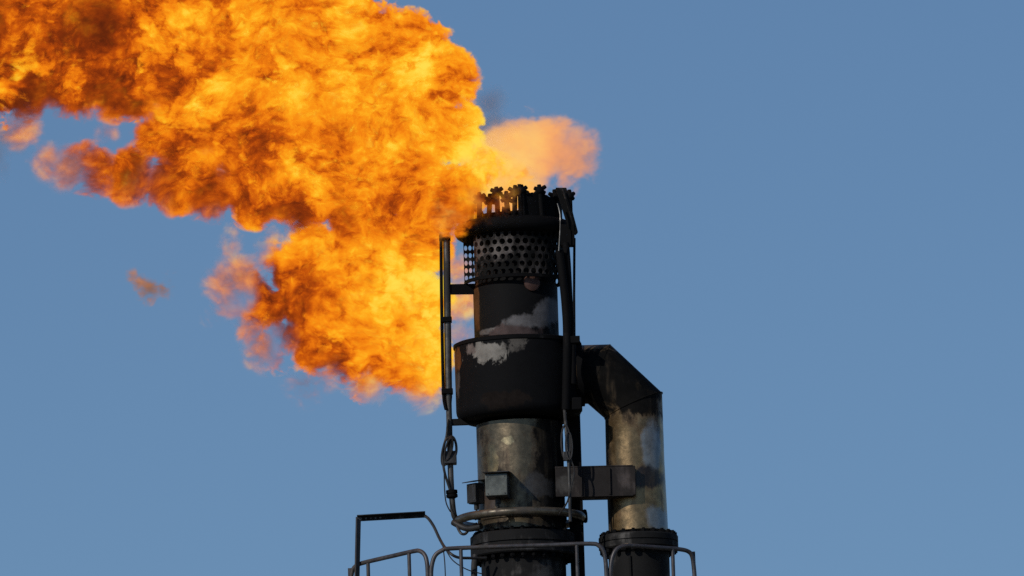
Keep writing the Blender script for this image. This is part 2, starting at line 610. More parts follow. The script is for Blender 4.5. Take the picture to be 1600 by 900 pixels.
# inner spider: spokes and hub at the mouth
bm = BM()
for q in range(10):
    a = q * math.pi / 5 + .2
    bar(bm, on(a, Zs(352), px(8)), on(a, Zs(352), px(63)), .018, .05)
lathe(bm, [(px(12), Zs(358)), (px(12), Zs(344)), (px(6), Zs(338))], 24)
obj('spider', bm, M_soot, stack)

# ----------------------------------------------------------------- mitred side duct
dt = thing('elbow_duct', Vector((P(998, 840).x, 0, 0)), 'fat mitred elbow duct beside the stack, sooty above and bare metal below', 'duct')
bm = BM()
p = [P(880, 586), P(936, 584.5), P(990, 634), P(992.5, 720), P(997.5, 832)]
tube(bm, p, [px(46), px(46), px(45), px(45.5), px(46.5)], 64)
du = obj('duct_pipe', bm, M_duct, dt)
bm = BM()
for a_, b_, c_ in ((0, 1, 2), (1, 2, 3)):
    t = ((p[c_] - p[b_]).normalized() + (p[b_] - p[a_]).normalized()).normalized()
    side = ((p[b_] - p[a_]).normalized()); side = (side - t * side.dot(t)).normalized()
    w = t.cross(side)
    r = px(45.3)
    f = 1 / (p[b_] - p[a_]).normalized().dot(t)
    pts = [p[b_] + side * (r * f * math.cos(k * math.pi / 32)) + w * (r * math.sin(k * math.pi / 32)) for k in range(64)]
    tube(bm, pts, px(1.2), 6, closed=True)
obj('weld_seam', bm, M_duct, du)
bm = BM(); lathe(bm, [(px(50), -.01), (px(50), px(8)), (px(45), px(9))], 64, axis=Vector((1, 0, .03)), origin=P(903, 585.5))
obj('collar', bm, M_soot, du)
dfx = P(997.5, 845)
fz = lambda y: P(997.5, y).z
flange(dt, (dfx.x, 0, fz(838)), (dfx.x, 0, fz(860)), px(62), M_riser, 22, px(4.6), px(6), px(8))
bm = BM(); lathe(bm, [(px(47.5), fz(860)), (px(47.5), 0)], 72, cx=dfx.x, cy=0)
lp = obj('lower_pipe', bm, M_riser, dt)
bm = BM()
tube(bm, [P(984, 868, -px(47.5)), P(988, 960, -px(47.5))], px(2), 6)
obj('pipe_seam', bm, M_riser, lp)

# ----------------------------------------------------------------- bracket beam between stack and duct
bt = thing('support_beam', P(930, 775, -.2), 'sooty box beam bolted across the stack and the elbow duct', 'beam')
bm = BM()
a, b_ = P(868, 753.5, -.33), P(993, 750.5, -.33)
bar(bm, a, b_, .012, px(46))
fp = obj('web_plate', bm, M_beam, bt, bevel=.004)
bm = BM()
up = Vector((0, 0, px(23.2)))
bar(bm, a + up + Vector((0, .10, 0)), b_ + up + Vector((-.02, .10, 0)), .22, .012)
obj('box_plate', bm, M_beam, bt, bevel=.003)
bm = BM()
bar(bm, a - up + Vector((0.12, .10, 0)), b_ - up + Vector((-.02, .10, 0)), .22, .012)
obj('box_plate', bm, M_beam, bt, bevel=.003)
bm = BM()
c = P(953, 752, -.30)
bar(bm, P(952, 731, -.345), P(953, 772, -.345), .012, .02, up=Vector((0, 1, 0)))
bar(bm, P(908, 732, -.345), P(909, 774, -.345), .008, .02, up=Vector((0, 1, 0)))
obj('stiffener', bm, M_beam, bt)

# ----------------------------------------------------------------- right column and pipes
ct = thing('support_column', Vector((P(897, 760, .1).x, .1, 0)), 'thick dark column standing between the stack and the elbow duct', 'column')
bm = BM()
xl, xr = P(886, 700, .1).x, P(908, 700, .1).x
zt = P(897, 640, .1).z
for (x0, x1, y0, y1) in ((xl, xr, 0, .014), (xl, xr, .19, .204), ((xl + xr) / 2 - .008, (xl + xr) / 2 + .008, .015, .189)):
    box(bm, (x0, y0, 0), (x1, y1, zt))
obj('web_section', bm, M_soot, ct, smooth=False)

rp = thing('pilot_line', P(895, 830, -.4), 'dark pilot gas line with wind hood running up the right side of the tip', 'pipe')
bm = BM()
pl = smooth_path([P(874, 392, -.42), P(879, 430, -.43), P(884, 480, -.44), P(886, 530, -.46), P(884, 640, -.46)], 8)
tube(bm, pl, px(6.5), 14)
obj('line_pipe', bm, M_soot, rp)
bm = BM()
pl = smooth_path([P(884, 380, -.35), P(887, 420, -.38), P(890, 480, -.40), P(894, 532, -.43), P(895, 600, -.44)], 8)
tube(bm, pl, px(5.5), 14)
obj('line_pipe', bm, M_soot, rp)
bm = BM()
tube(bm, [P(897.5, 372, -.25), P(897, 460, -.25), P(897.5, 530, -.3)], px(2), 8)
obj('thermocouple_rod', bm, M_soot, rp)
# sloped hood plate
bm = BM()
h = [P(868, 293, -.36), P(885, 293, -.34), P(903, 362, -.34), P(899, 366, -.36), P(888, 356, -.38)]
hb = [v + Vector((0.0, .07, 0)) for v in h]
va = [bm.verts.new(v) for v in h]; vb = [bm.verts.new(v) for v in hb]
bm.faces.new(va); bm.faces.new(vb)
for k in range(5):
    bm.faces.new((va[k], va[(k + 1) % 5], vb[(k + 1) % 5], vb[k]))
tube(bm, [P(879, 296, -.385), P(896, 352, -.40)], px(1.5), 6)
obj('wind_hood', bm, M_grey if False else M_mesh, rp, smooth=False, bevel=.004)
bm = BM()
box(bm, (P(876, 375, -.3).x, -.36, P(888, 385, -.3).z), (P(898, 375, -.3).x, -.24, P(888, 352, -.3).z))
obj('hood_bracket', bm, M_soot, rp, bevel=.004)
bm = BM()
tube(bm, smooth_path([P(871, 318, -.45), P(875, 335, -.46), P(875, 360, -.47), P(873, 392, -.47)], 6), px(.9), 8)
obj('glint_tube', bm, metal('added_glint_metal', (.3, .29, .27), .25, .35, .7), rp)  # bright tube added to draw the pipe's thin highlight line
bm = BM()
box(bm, (P(886, 530, -.4).x, -.48, P(890, 538, -.4).z), (P(906, 530, -.4).x, -.32, P(890, 527, -.4).z))
obj('pipe_clamp', bm, M_soot, rp, bevel=.004)
bm = BM()
box(bm, (P(893, 640, -.4).x, -.46, P(900, 642, -.4).z), (P(910, 640, -.4).x, -.30, P(900, 622, -.4).z))
obj('pipe_clamp', bm, M_soot, rp, bevel=.012)

rc = thing('conduit', P(893, 815, -.48), 'thin conduit with coiled cable loops hanging in front of the box beam', 'conduit')
bm = BM()
tube(bm, smooth_path([P(882, 640, -.47), P(886, 690, -.49), P(889, 735, -.5), P(891, 815, -.5)], 6), px(2.6), 10)
obj('conduit_tube', bm, M_grey, rc)
bm = BM()
loop = [Vector((math.cos(t) * px(7), math.sin(t) * .015, math.sin(t) * px(28))) + P(884, 692, -.51) for t in [k * math.pi / 12 for k in range(24)]]
tube(bm, loop, px(1.5), 6, closed=True)
loop = [Vector((math.cos(t) * px(5), -.02 + math.sin(t) * .015, math.sin(t) * px(22))) + P(889, 697, -.51) for t in [k * math.pi / 12 for k in range(24)]]
tube(bm, loop, px(1.4), 6, closed=True)
tube(bm, smooth_path([P(890, 712, -.52), P(897, 735, -.52), P(893, 758, -.53), P(886, 785, -.5), P(872, 805, -.45)], 6), px(1.3), 6)
obj('cable_loop', bm, M_cable, rc)
bm = BM()
box(bm, (P(880, 720, -.5).x, -.53, P(885, 720, -.5).z), (P(892, 720, -.5).x, -.47, P(885, 706, -.5).z))
obj('cable_tie', bm, M_cable, rc, bevel=.006)

# ----------------------------------------------------------------- left pilot pipe
lt = thing('pilot_pipe', P(705, 805, -.1), 'slender upright pilot pipe standing in the flame left of the stack', 'pipe')
bm = BM()
tube(bm, smooth_path([P(697, 330, -.1), P(698, 400, -.1), P(699.5, 520, -.1), P(701, 620, -.1), P(702, 660, -.1), P(703, 700, -.1), P(705, 760, -.1), P(708.5, 800, -.08), P(713, 812, -.03)], 6), [px(5.6)] * 19 + [px(4.6)] * 30, 14)
obj('main_tube', bm, M_grey, lt)
bm = BM()
tube(bm, smooth_path([P(689, 362, -.12), P(690, 470, -.12), P(692, 580, -.12), P(693.5, 622, -.12), P(697, 640, -.13)], 6), px(2.6), 10)
obj('thin_tube', bm, M_soot, lt)
for y in (372, 500, 612):
    bm = BM()
    xx = 697 + (y - 372) * .016
    box(bm, (P(xx - 11, y, -.1).x, -.15, P(xx, y + 4, -.1).z), (P(xx + 7, y, -.1).x, -.06, P(xx, y - 4, -.1).z))
    obj('tube_clamp', bm, M_soot, lt, bevel=.004)
bm = BM()
bar(bm, P(703, 452, -.08), P(744, 451, -.05), .05, px(15))
bar(bm, P(704, 459, -.11), P(744, 458.5, -.08), .012, px(3))
obj('standoff_arm', bm, M_soot, lt, bevel=.004)
bm = BM()
bar(bm, P(706, 660, -.08), P(747, 658.5, -.04), .05, px(10))
obj('standoff_arm', bm, M_riser, lt, bevel=.004)
bm = BM()
box(bm, (P(694, 715, -.1).x, -.17, P(704, 726, -.1).z), (P(713.5, 715, -.1).x, -.05, P(704, 706, -.1).z))
obj('gland_box', bm, M_boxdark, lt, bevel=.008)
bm = BM()
def loopat(cx, cy, rx, ry, tilt, Y, w):
    pts = []
    for k in range(24):
        t = k * math.pi / 12
        x_, y_ = rx * math.cos(t), ry * math.sin(t)
        pts.append(P(cx + x_ * math.cos(tilt) - y_ * math.sin(tilt), cy + x_ * math.sin(tilt) + y_ * math.cos(tilt), Y + .02 * math.sin(t)))
    tube(bm, pts, px(w), 6, closed=True)
loopat(697, 706, 6, 22, .18, -.17, 1.6)
loopat(707, 698, 6, 16, -.1, -.17, 2.0)
loopat(701, 702, 5, 18, .25, -.19, 1.5)
tube(bm, smooth_path([P(700, 655, -.14), P(698, 680, -.15), P(692, 705, -.16), P(694, 735, -.15), P(703, 765, -.14)], 6), px(2), 8)
tube(bm, smooth_path([P(694, 718, -.16), P(694.5, 760, -.16), P(697, 785, -.16), P(704, 800, -.15)], 6), px(1.0), 6)
obj('cable_loop', bm, M_cable, lt)
bm = BM()
ax = P(708, 803, -.1) - P(705, 760, -.1)
lathe(bm, [(px(4), -px(7)), (px(9), -px(6)), (px(9), -px(1)), (px(7.5), px(0)), (px(9), px(1)), (px(9), px(5)), (px(5), px(7))], 20, axis=ax, origin=P(706, 772, -.1))
obj('union_joint', bm, M_soot, lt)
bm = BM(); lathe(bm, [(px(9), -px(6)), (px(11), -px(3)), (px(11), px(3)), (px(6), px(10))], 18, axis=Vector((0, 0, 1)), origin=P(697, 350, -.1))
obj('pilot_tip', bm, M_soot, lt)

# ----------------------------------------------------------------- manifold ring round the stack
mt = thing('manifold_ring', Vector((0, 0, Zs(827))), 'pale ring pipe circling the stack just above the flange', 'pipe')
bm = BM()
zc = Zs(812)
pts = []
for k in range(64):
    a = 2 * math.pi * k / 64
    pts.append(Vector((px(-3) + px(97) * math.cos(a), px(97) * math.sin(a), zc)))
tube(bm, pts, px(6.6), 16, closed=True)
obj('ring_pipe', bm, M_ring, mt)
for a in (R(200), R(250), R(290), R(340), R(60), R(120)):
    bm = BM()
    q = Vector((math.cos(a), math.sin(a), 0))
    bar(bm, q * px(66) + Vector((0, 0, zc + px(3))), q * px(92) + Vector((0, 0, zc + px(3))), .02, .05)
    obj('ring_bracket', bm, M_soot, mt)
bm = BM()
lathe(bm, [(px(4), -px(8)), (px(4), px(2)), (px(10), px(3)), (px(11), px(6)), (px(10), px(9)), (px(5), px(10))], 20, axis=Vector((1, 0, .05)), origin=P(908, 807, -.02))
obj('valve_knob', bm, M_soot, mt)
bm = BM()
tube(bm, smooth_path([P(714, 822, -.15), P(720, 833, -.2), P(727, 834, -.2), P(734, 826, -.2), P(745, 818, -.25)], 6), px(2.2), 8)
tube(bm, smooth_path([P(708, 816, -.1), P(730, 826, -.2), P(752, 822, -.3)], 6), px(5), 10)
obj('drain_hose', bm, M_cable, mt)

# ----------------------------------------------------------------- junction boxes
def jbox(label, x0, x1, y0, y1, Y0, Y1, turn, mat):
    c = P((x0 + x1) / 2, y1, Y1)
    t = thing('junction_box', c, label, 'junction box', 'junction boxes on the stack')
    w, h, d = px(x1 - x0), px(y1 - y0), Y1 - Y0
    q = Matrix.Rotation(turn, 3, 'Z')

    def rotd(bm):
        for v in bm.verts:
            v.co = c + q @ v.co
    bm = BM(); box(bm, (-w / 2, -d, 0), (w / 2, 0, h)); rotd(bm)
    obj('case', bm, M_boxdark, t, bevel=.006)
    bm = BM(); box(bm, (-w / 2 - .004, -d - .014, .006), (w / 2 + .004, -d - .001, h - .004)); rotd(bm)
    dr = obj('cover', bm, mat, t, bevel=.005)
    for sx in (-1, 1):
        for z in (.025, h - .025):
            bm = BM(); lathe(bm, [(.006, 0), (.006, .006)], 8, axis=Vector((0, -1, 0)), origin=Vector((sx * (w / 2 - .018), -d - .0145, z)))
            rotd(bm); obj('screw', bm, M_grey, dr)
    bm = BM()
    vs = [(-w / 2 - .02, -d - .05, h + .004), (w / 2 + .02, -d - .05, h + .004), (w / 2 + .02, .02, h + .03), (-w / 2 - .02, .02, h + .03)]
    va = [bm.verts.new(v) for v in vs]; vb = [bm.verts.new(Vector(v) + Vector((0, 0, .007))) for v in vs]
    bm.faces.new(va); bm.faces.new(vb)
    for k in range(4):
        bm.faces.new((va[k], va[(k + 1) % 4], vb[(k + 1) % 4], vb[k]))
    rotd(bm)
    obj('rain_hood', bm, M_boxdark, t)
    bm = BM()
    lathe(bm, [(.022, -.05), (.022, -.001)], 12, cx=0, cy=-d / 2)
    tube(bm, smooth_path([Vector((0, -d / 2, -.05)), Vector((-.01, -d / 2, -.09)), Vector((-.05, -d / 2 + .03, -.13))], 5), .008, 8)
    rotd(bm)
    obj('cable_gland', bm, M_cable, t)
    return t


jbox('grey junction box with pale cover facing outward, right one of two', 764, 797, 745, 781, -.58, -.36, R(-6), M_box)
jbox('smaller dark junction box turned sideways, left one of two', 741, 760, 756, 788, -.25, -.16, R(-48), M_boxdark)

# ----------------------------------------------------------------- platform, handrails, lamp arm
ZD = P(812, 1062, 0).z
octo = [Vector((1.98 * math.cos(a), .35 + 1.3 * math.sin(a), ZD)) for a in [R(22.5 + 45 * k) for k in range(8)]]
bm = BM()
pts = [(-1.5, -.15), (-.78, -.88), (.78, -.88), (1.52, -.25), (1.52, .5), (.78, 1.1), (-.78, 1.1), (-1.5, .5)]
inner = [(1.28 * math.cos(a), .26 * math.sin(a)) for a in [0]]
lo = [bm.verts.new((x, y, ZD - .06)) for x, y in pts]
hi = [bm.verts.new((x, y, ZD)) for x, y in pts]
bm.faces.new(lo); bm.faces.new(hi)
for k in range(8):
    bm.faces.new((lo[k], lo[(k + 1) % 8], hi[(k + 1) % 8], hi[k]))
tag(obj('platform', bm, M_riser, smooth=False), 'dark steel service platform carrying the handrails round the stack', 'platform')


def rail(label, top_pts, posts, closed_ends=True, r=3.4):
    t = thing('handrail', Vector((top_pts[0].x, top_pts[0].y, ZD)), label, 'handrail', 'handrails round the platform')
    bm = BM()
    tube(bm, top_pts, px(r), 12)
    obj('top_rail', bm, M_rail, t)
    for q in posts:
        bm = BM(); tube(bm, [q, Vector((q.x, q.y, ZD + .002))], px(r * .85), 10)
        obj('post', bm, M_rail, t)
    bm = BM()
    a, b_ = top_pts[0], top_pts[-1]
    tube(bm, [Vector((a.x, a.y, ZD + .55)), Vector((b_.x, b_.y, ZD + .55))], px(r * .7), 8)
    obj('mid_rail', bm, M_rail, t)


def down(p):
    return Vector((p.x, p.y, ZD + .002))


e = P(547, 915, -.12)
l = smooth_path([P(549, 900, -.12), P(552, 889, -.13), P(560, 882, -.16), P(575, 877.5, -.26)], 5)[:-1] + smooth_path([P(575, 877.5, -.26), P(612, 869, -.5), P(645, 861.5, -.72), P(656, 861, -.79), P(664, 868, -.83), P(667.5, 882, -.85), P(668.5, 905, -.85)], 5)
l = [down(l[0])] + l + [down(l[-1])]
rail('left handrail panel sloping down towards the angled lamp frame', l, [P(575, 880, -.26), P(639, 865, -.69)])
m_ = smooth_path([P(673.5, 905, -.87), P(674.5, 885, -.87), P(680, 868, -.87), P(692, 859.5, -.87), P(705, 857, -.87), P(780, 854, -.87), P(860, 851.5, -.87), P(922, 849.5, -.87), P(936, 853, -.87), P(944, 864, -.87), P(947, 885, -.87), P(948, 910, -.87)], 5)
m_ = [down(m_[0])] + m_ + [down(m_[-1])]
rail('middle handrail panel crossing in front of the stack flange', m_, [P(720, 857, -.87), P(901, 851, -.87)])
k_ = smooth_path([P(953, 910, -.85), P(955, 880, -.85), P(962, 860, -.84), P(976, 853, -.8), P(1000, 853.5, -.72), P(1040, 856.5, -.56), P(1060, 858, -.48), P(1074, 861, -.43), P(1081, 868, -.41), P(1084, 885, -.4), P(1086, 910, -.4)], 5)
k_ = [down(k_[0])] + k_ + [down(k_[-1])]
rail('right handrail panel curving down in front of the elbow duct', k_, [P(1051, 858, -.52)])
bm = BM()
bar(bm, P(1083, 862, -.38), down(P(1087, 900, -.38)), px(6), px(5), up=Vector((0, 1, 0)))
tag(obj('corner_post', bm, M_riser, bevel=.003), 'flat steel post standing at the right end of the handrails', 'post')

at_ = thing('lamp_frame', Vector((P(551, 900, -.2).x, -.2, ZD)), 'bent angle-iron frame rising above the left handrail with a hanging cable', 'frame')
bm = BM()
bar(bm, down(P(549.5, 900, -.2)), P(560, 808, -.2), px(2.5), px(8), up=Vector((1, 0, 0)))
bar(bm, down(P(549.5, 900, -.24)) + Vector((-px(3), 0, 0)), P(560, 808, -.24) + Vector((-px(3), 0, 0)), px(8), px(2.2), up=Vector((1, 0, 0)))
obj('upright', bm, M_rail, at_)
bm = BM()
a, b_ = P(558, 810.5, -.2), P(664.5, 804.5, -.2)
bar(bm, a, b_, .012, px(8.5))
bar(bm, a + Vector((0, -.03, px(3.8))), b_ + Vector((0, -.03, px(3.8))), .05, px(1.6))
obj('crossbar', bm, M_riser, at_)
for i in range(5):
    bm = BM()
    c = a.lerp(b_, .06 + .07 * i) + Vector((0, -.008, -.004))
    lathe(bm, [(px(1.5), -.002), (px(1.5), .006)], 8, axis=Vector((0, -1, 0)), origin=c)
    obj('rivet', bm, M_grey, at_)
bm = BM()
bar(bm, down(P(546, 895, -.12)), P(546, 888, -.12), px(5), px(5), up=Vector((1, 0, 0)))
obj('foot_post', bm, M_rail, at_)
bm = BM()
tube(bm, smooth_path([P(664, 806, -.21), P(670, 811, -.23), P(678, 823, -.25), P(686, 840, -.3), P(694, 854, -.4), P(704, 865, -.5), P(716, 871, -.5), P(734, 872, -.45), P(760, 872, -.38)], 8), px(2.3), 8)
obj('cable', bm, M_cable, at_)
bm = BM()
tube(bm, smooth_path([P(692, 853, -.4), P(695, 880, -.42), P(696.5, 920, -.42)], 6), px(.9), 6)
tube(bm, smooth_path([P(696, 858, -.4), P(708, 876, -.42), P(730, 890, -.4), P(755, 897, -.37)], 6), px(.9), 6)
obj('thin_wire', bm, M_cable, at_)
dp = thing('drain_pipe', P(741, 1000, -.35), 'short dark drain pipe hanging under the left of the stack flange', 'pipe')
bm = BM()
tube(bm, smooth_path([P(743, 868, -.3), P(741, 885, -.33), P(741, 930, -.35), P(742, 1000, -.35)], 5), px(5), 12)
obj('pipe_body', bm, M_boxdark, dp)

# ----------------------------------------------------------------- fire and smoke (real volumes)
def hull(name, lobes, grow, voxel=.05):
    """Closed skin round the lobes (spheres of pixel radius r about P(px,py,Y)): the space the fire fills."""
    bm = BM()
    for (x, y, Y, r) in lobes:
        bmesh.ops.create_icosphere(bm, subdivisions=3, radius=px(r) + grow, matrix=Matrix.Translation(P(x, y, Y)))
    me = bpy.data.meshes.new('tmp'); bm.to_mesh(me); bm.free()
    o = bpy.data.objects.new('tmp', me); COL.objects.link(o)
    rm = o.modifiers.new('r', 'REMESH'); rm.mode = 'VOXEL'; rm.voxel_size = voxel
    dg = bpy.context.evaluated_depsgraph_get()
    res = bpy.data.meshes.new_from_object(o.evaluated_get(dg))
    bpy.data.objects.remove(o)
    res.name = name
    return res


FIRE = [(0.0, (.10, .016, .004)), (.22, (.24, .032, .004)), (.40, (.55, .085, .004)), (.55, (.92, .22, .006)),
        (.70, (1.0, .36, .010)), (.84, (1.0, .54, .022)), (1.0, (1.0, .72, .075)), ]
THINC = [(0.0, (.17, .06, .035)), (.25, (.34, .09, .035)), (.45, (.72, .19, .05)), (.65, (1.0, .36, .05)), (.85, (1.0, .58, .10)), (1.0, (1.0, .8, .25))]
PALE = [(0.0, (.50, .20, .11)), (.4, (.93, .36, .13)), (.65, (1.0, .48, .14)), (1.0, (1.0, .68, .18))]


def fire_mat(name, lobes, hot, cool, sig=62, edge=.085, A=.8, B=.5, grow=.1, t0=.55, c=(1.7, 2.1, .6), ramp=FIRE, thin=(), rate=1.0, seed=0.0, gain=1.0, soft=.18, holes=()):
    m, n = new_mat(name)
    pos = n.node('ShaderNodeNewGeometry').outputs['Position']

    def field(ls):
        f = None
        for (x, y, Y, r) in ls:
            d = n.m('SUBTRACT', px(r), n.v('DISTANCE', pos, tuple(P(x, y, Y))))
            f = d if f is None else n.m('MAXIMUM', f, d)
        return f
    f = field(lobes)
    ps = n.v('ADD', pos, (seed, seed * .7, -seed * .3)) if seed else pos
    w = n.noise(ps, 1.25, 1.5, .5).outputs['Color']
    p1 = n.v('ADD', ps, n.v('SCALE', n.v('SUBTRACT', w, (.5, .5, .5)), scale=.42))
    w2 = n.noise(p1, 5.5, 2.0, .6).outputs['Color']
    p2 = n.v('ADD', ps, n.v('SCALE', n.v('SUBTRACT', w, (.5, .5, .5)), scale=.27))
    p2 = n.v('MULTIPLY', n.v('ADD', p2, n.v('SCALE', n.v('SUBTRACT', w2, (.5, .5, .5)), scale=.12)), (.74, 1.0, 1.1))
    nb = n.m('SUBTRACT', n.noise(p1, 2.0, 6, .6).outputs['Fac'], .5)
    nf = n.m('SUBTRACT', n.noise(p2, 8.5, 7, .7, .25).outputs['Fac'], .5)
    d = n.m('ADD', f, n.m('ADD', n.m('MULTIPLY', nb, A), n.m('MULTIPLY', nf, B)))
    if holes:
        # places where the fire sheet thins out right through its depth
        ph = n.v('MULTIPLY', n.v('ADD', pos, n.v('SCALE', n.v('SUBTRACT', w2, (.5, .5, .5)), scale=.2)), (1, .12, 1))
        fh = None
        for (x, y, r) in holes:
            q = P(x, y, 0)
            hd = n.m('SUBTRACT', px(r), n.v('DISTANCE', ph, (q.x, 0, q.z)))
            fh = hd if fh is None else n.m('MAXIMUM', fh, hd)
        gap = n.step(n.m('ADD', fh, n.m('ADD', n.m('MULTIPLY', nf, .55), n.m('MULTIPLY', nb, .3))), -.08, .10, o0=1.0, o1=.02)
    s = n.m('MULTIPLY', n.step(d, 0.0, edge), n.step(f, -grow, -grow * .35))
    if holes:
        s = n.m('MULTIPLY', s, gap)
    if thin:
        ft = field(thin)
        s = n.m('MULTIPLY', s, n.step(ft, -.12, .12, o0=1.0, o1=.05))
    s = n.m('MULTIPLY', s, sig)
    T = n.m('ADD', t0, n.m('ADD', n.m('MULTIPLY', nb, c[0]), n.m('MULTIPLY', nf, c[1])))
    T = n.m('ADD', T, n.m('MULTIPLY', n.m('SUBTRACT', .085, n.m('ABSOLUTE', nf)), c[2]))
    if hot:
        T = n.m('ADD', T, n.m('MULTIPLY', n.step(field(hot), -.30, .25), .42))
    if cool:
        cm = n.step(field(cool), -.3, .25)
        T = n.m('SUBTRACT', T, n.m('MULTIPLY', cm, .32))
        s = n.m('MULTIPLY', s, n.step(cm, .2, .9, o0=1.0, o1=soft))
    # the fire burns hotter inside than at its ragged skin
    T = n.m('ADD', T, n.step(d, 0.0, .35, o0=-.10, o1=.06))
    colr = n.ramp(T, ramp)
    ab = n.node('ShaderNodeVolumeAbsorption')
    ab.inputs['Color'].default_value = (0, 0, 0, 1)
    n.put(ab.inputs['Density'], s)
    em = n.node('ShaderNodeEmission')
    n.put(em.inputs['Color'], colr)
    n.put(em.inputs['Strength'], n.m('MULTIPLY', s, gain))
    add = n.node('ShaderNodeAddShader')
    n.put(add.inputs[0], ab.outputs[0]); n.put(add.inputs[1], em.outputs[0])
    out = n.node('ShaderNodeOutputMaterial')
    n.put(out.inputs['Volume'], add.outputs[0])
    tr = n.node('ShaderNodeBsdfTransparent')
    rgb = n.node('ShaderNodeRGB'); rgb.outputs[0].default_value = (1, 1, 1, 1)
    n.put(tr.inputs['Color'], rgb.outputs[0])
    n.put(out.inputs['Surface'], tr.outputs[0])
    m.cycles.volume_step_rate = rate
    return m


def smoke_mat(name, lobes, sig, grow, colr=(.35, .32, .30), A=.5, B=.3, rate=1.0, edge=.12):
    m, n = new_mat(name)
    pos = n.node('ShaderNodeNewGeometry').outputs['Position']
    f = None
    for (x, y, Y, r) in lobes:
        d = n.m('SUBTRACT', px(r), n.v('DISTANCE', pos, tuple(P(x, y, Y))))
        f = d if f is None else n.m('MAXIMUM', f, d)
    w = n.noise(pos, 3.5, 2, .5).outputs['Color']
    p1 = n.v('ADD', pos, n.v('SCALE', n.v('SUBTRACT', w, (.5, .5, .5)), scale=.3))
    nb = n.m('SUBTRACT', n.noise(p1, 3.4, 5, .6).outputs['Fac'], .5)
    d = n.m('ADD', f, n.m('MULTIPLY', nb, A))
    s = n.m('MULTIPLY', n.m('MULTIPLY', n.step(d, -.02, edge), n.step(f, -grow, -grow * .3)), sig)
    vs = n.node('ShaderNodeVolumePrincipled')
    vs.inputs['Color'].default_value = tuple(colr) + (1,)
    n.put(vs.inputs['Density'], s)
    out = n.node('ShaderNodeOutputMaterial')
    n.put(out.inputs['Volume'], vs.outputs[0])
    tr = n.node('ShaderNodeBsdfTransparent')
    rgb = n.node('ShaderNodeRGB'); rgb.outputs[0].default_value = (1, 1, 1, 1)
    n.put(tr.inputs['Color'], rgb.outputs[0])
    n.put(out.inputs['Surface'], tr.outputs[0])
    m.cycles.volume_step_rate = rate
    return m


def volume_obj(name, mesh, mat, parent=None):
    mesh.materials.clear()
    mesh.materials.append(mat)
    o = bpy.data.objects.new(name, mesh)
    COL.objects.link(o)
    if parent:
        o.parent = parent
        o.location = -parent_world(parent)
    return o


UPPER = [(690, 128, 0, 52), (640, 90, .1, 68), (565, 76, .1, 80), (470, 80, 0, 95), (370, 60, .1, 105), (260, 50, 0, 115), (150, 40, .1, 115), (40, 45, 0, 115), (-80, 30, 0, 125),
         (690, 205, -.05, 57), (620, 190, 0, 85), (520, 190, 0, 95), (420, 205, 0, 95), (315, 160, 0, 85), (200, 112, .1, 76), (110, 112, 0, 70), (25, 132, 0, 66), (-60, 125, 0, 72),
         (640, 280, -.1, 72), (560, 280, 0, 76), (480, 290, 0, 68), (400, 290, 0, 58), (330, 288, 0, 50), (270, 282, .1, 46), (205, 272, .1, 42), (150, 264, .1, 38), (115, 262, .1, 30), (88, 256, .1, 20),
         (240, 215, .1, 30), (280, 235, .05, 40), (705, 300, -.35, 42), (712, 330, -.4, 26), (695, 330, -.28, 36), (730, 308, -.45, 34), (776, 318, -.5, 22), (762, 282, .25, 40), (792, 294, .35, 34), (660, 330, 0, 42), (600, 340, 0, 38), (540, 340, 0, 36), (470, 345, 0, 26), (748, 262, -.1, 30)]
UTHIN = [(775, 315, -.5, 60), (742, 312, -.5, 36), (715, 345, -.42, 26), (252, 165, .05, 26), (320, 235, .05, 18), (345, 275, .05, 16), (115, 265, .1, 30), (85, 255, .1, 26)]
UHOT = [(725, 245, 0, 55), (655, 222, 0, 52), (585, 190, -.1, 46), (525, 172, -.15, 46), (465, 162, -.2, 36), (690, 275, -.1, 40), (650, 140, -.2, 25)]
UCOOL = [(752, 350, -.45, 30), (715, 362, -.4, 22), (130, 270, .1, 70), (230, 300, .1, 65), (330, 330, 0, 45), (60, 170, 0, 60), (170, 175, 0, 60), (145, 20, -.5, 55), (-20, 20, -.4, 50), (540, 340, -.2, 30), (440, 345, 0, 35)]
LOWER = [(672, 395, .35, 44), (640, 400, .3, 50), (590, 425, .3, 64), (655, 470, .35, 52), (655, 545, .35, 52), (590, 510, .3, 72), (520, 500, .3, 64), (470, 465, .3, 52), (425, 480, .3, 42), (545, 555, .3, 44), (610, 565, .3, 42),
         (662, 576, .35, 32), (490, 540, .3, 38), (520, 405, .3, 46), (575, 365, .2, 46), (650, 360, .2, 40), (450, 520, .3, 34), (470, 415, .3, 40), (440, 430, .3, 38), (410, 455, .3, 36), (540, 420, .25, 46), (490, 380, .25, 34), (600, 545, .3, 40), (640, 575, .35, 34), (500, 560, .3, 26),
         (390, 440, .3, 34), (365, 460, .3, 28), (405, 530, .35, 26), (420, 405, .35, 26), (570, 602, .35, 24), (655, 600, .4, 24), (712, 480, .45, 28), (712, 420, .45, 20), (358, 400, .35, 13), (345, 430, .35, 14), (430, 560, .35, 16)]
LTHIN = [(350, 440, .3, 62), (402, 545, .3, 46), (575, 612, .3, 26), (660, 628, .4, 30), (480, 605, .3, 26), (738, 480, .45, 46), (738, 420, .45, 46), (400, 390, .35, 40), (345, 400, .35, 34)]
LHOT = [(655, 440, .3, 55), (660, 520, .3, 55), (600, 470, .3, 60), (620, 430, 0.1, 40), (560, 420, 0.1, 25)]
LCOOL = [(440, 530, .3, 40), (520, 580, .3, 36), (600, 605, .3, 30), (370, 470, .3, 45), (480, 470, 0, 22)]
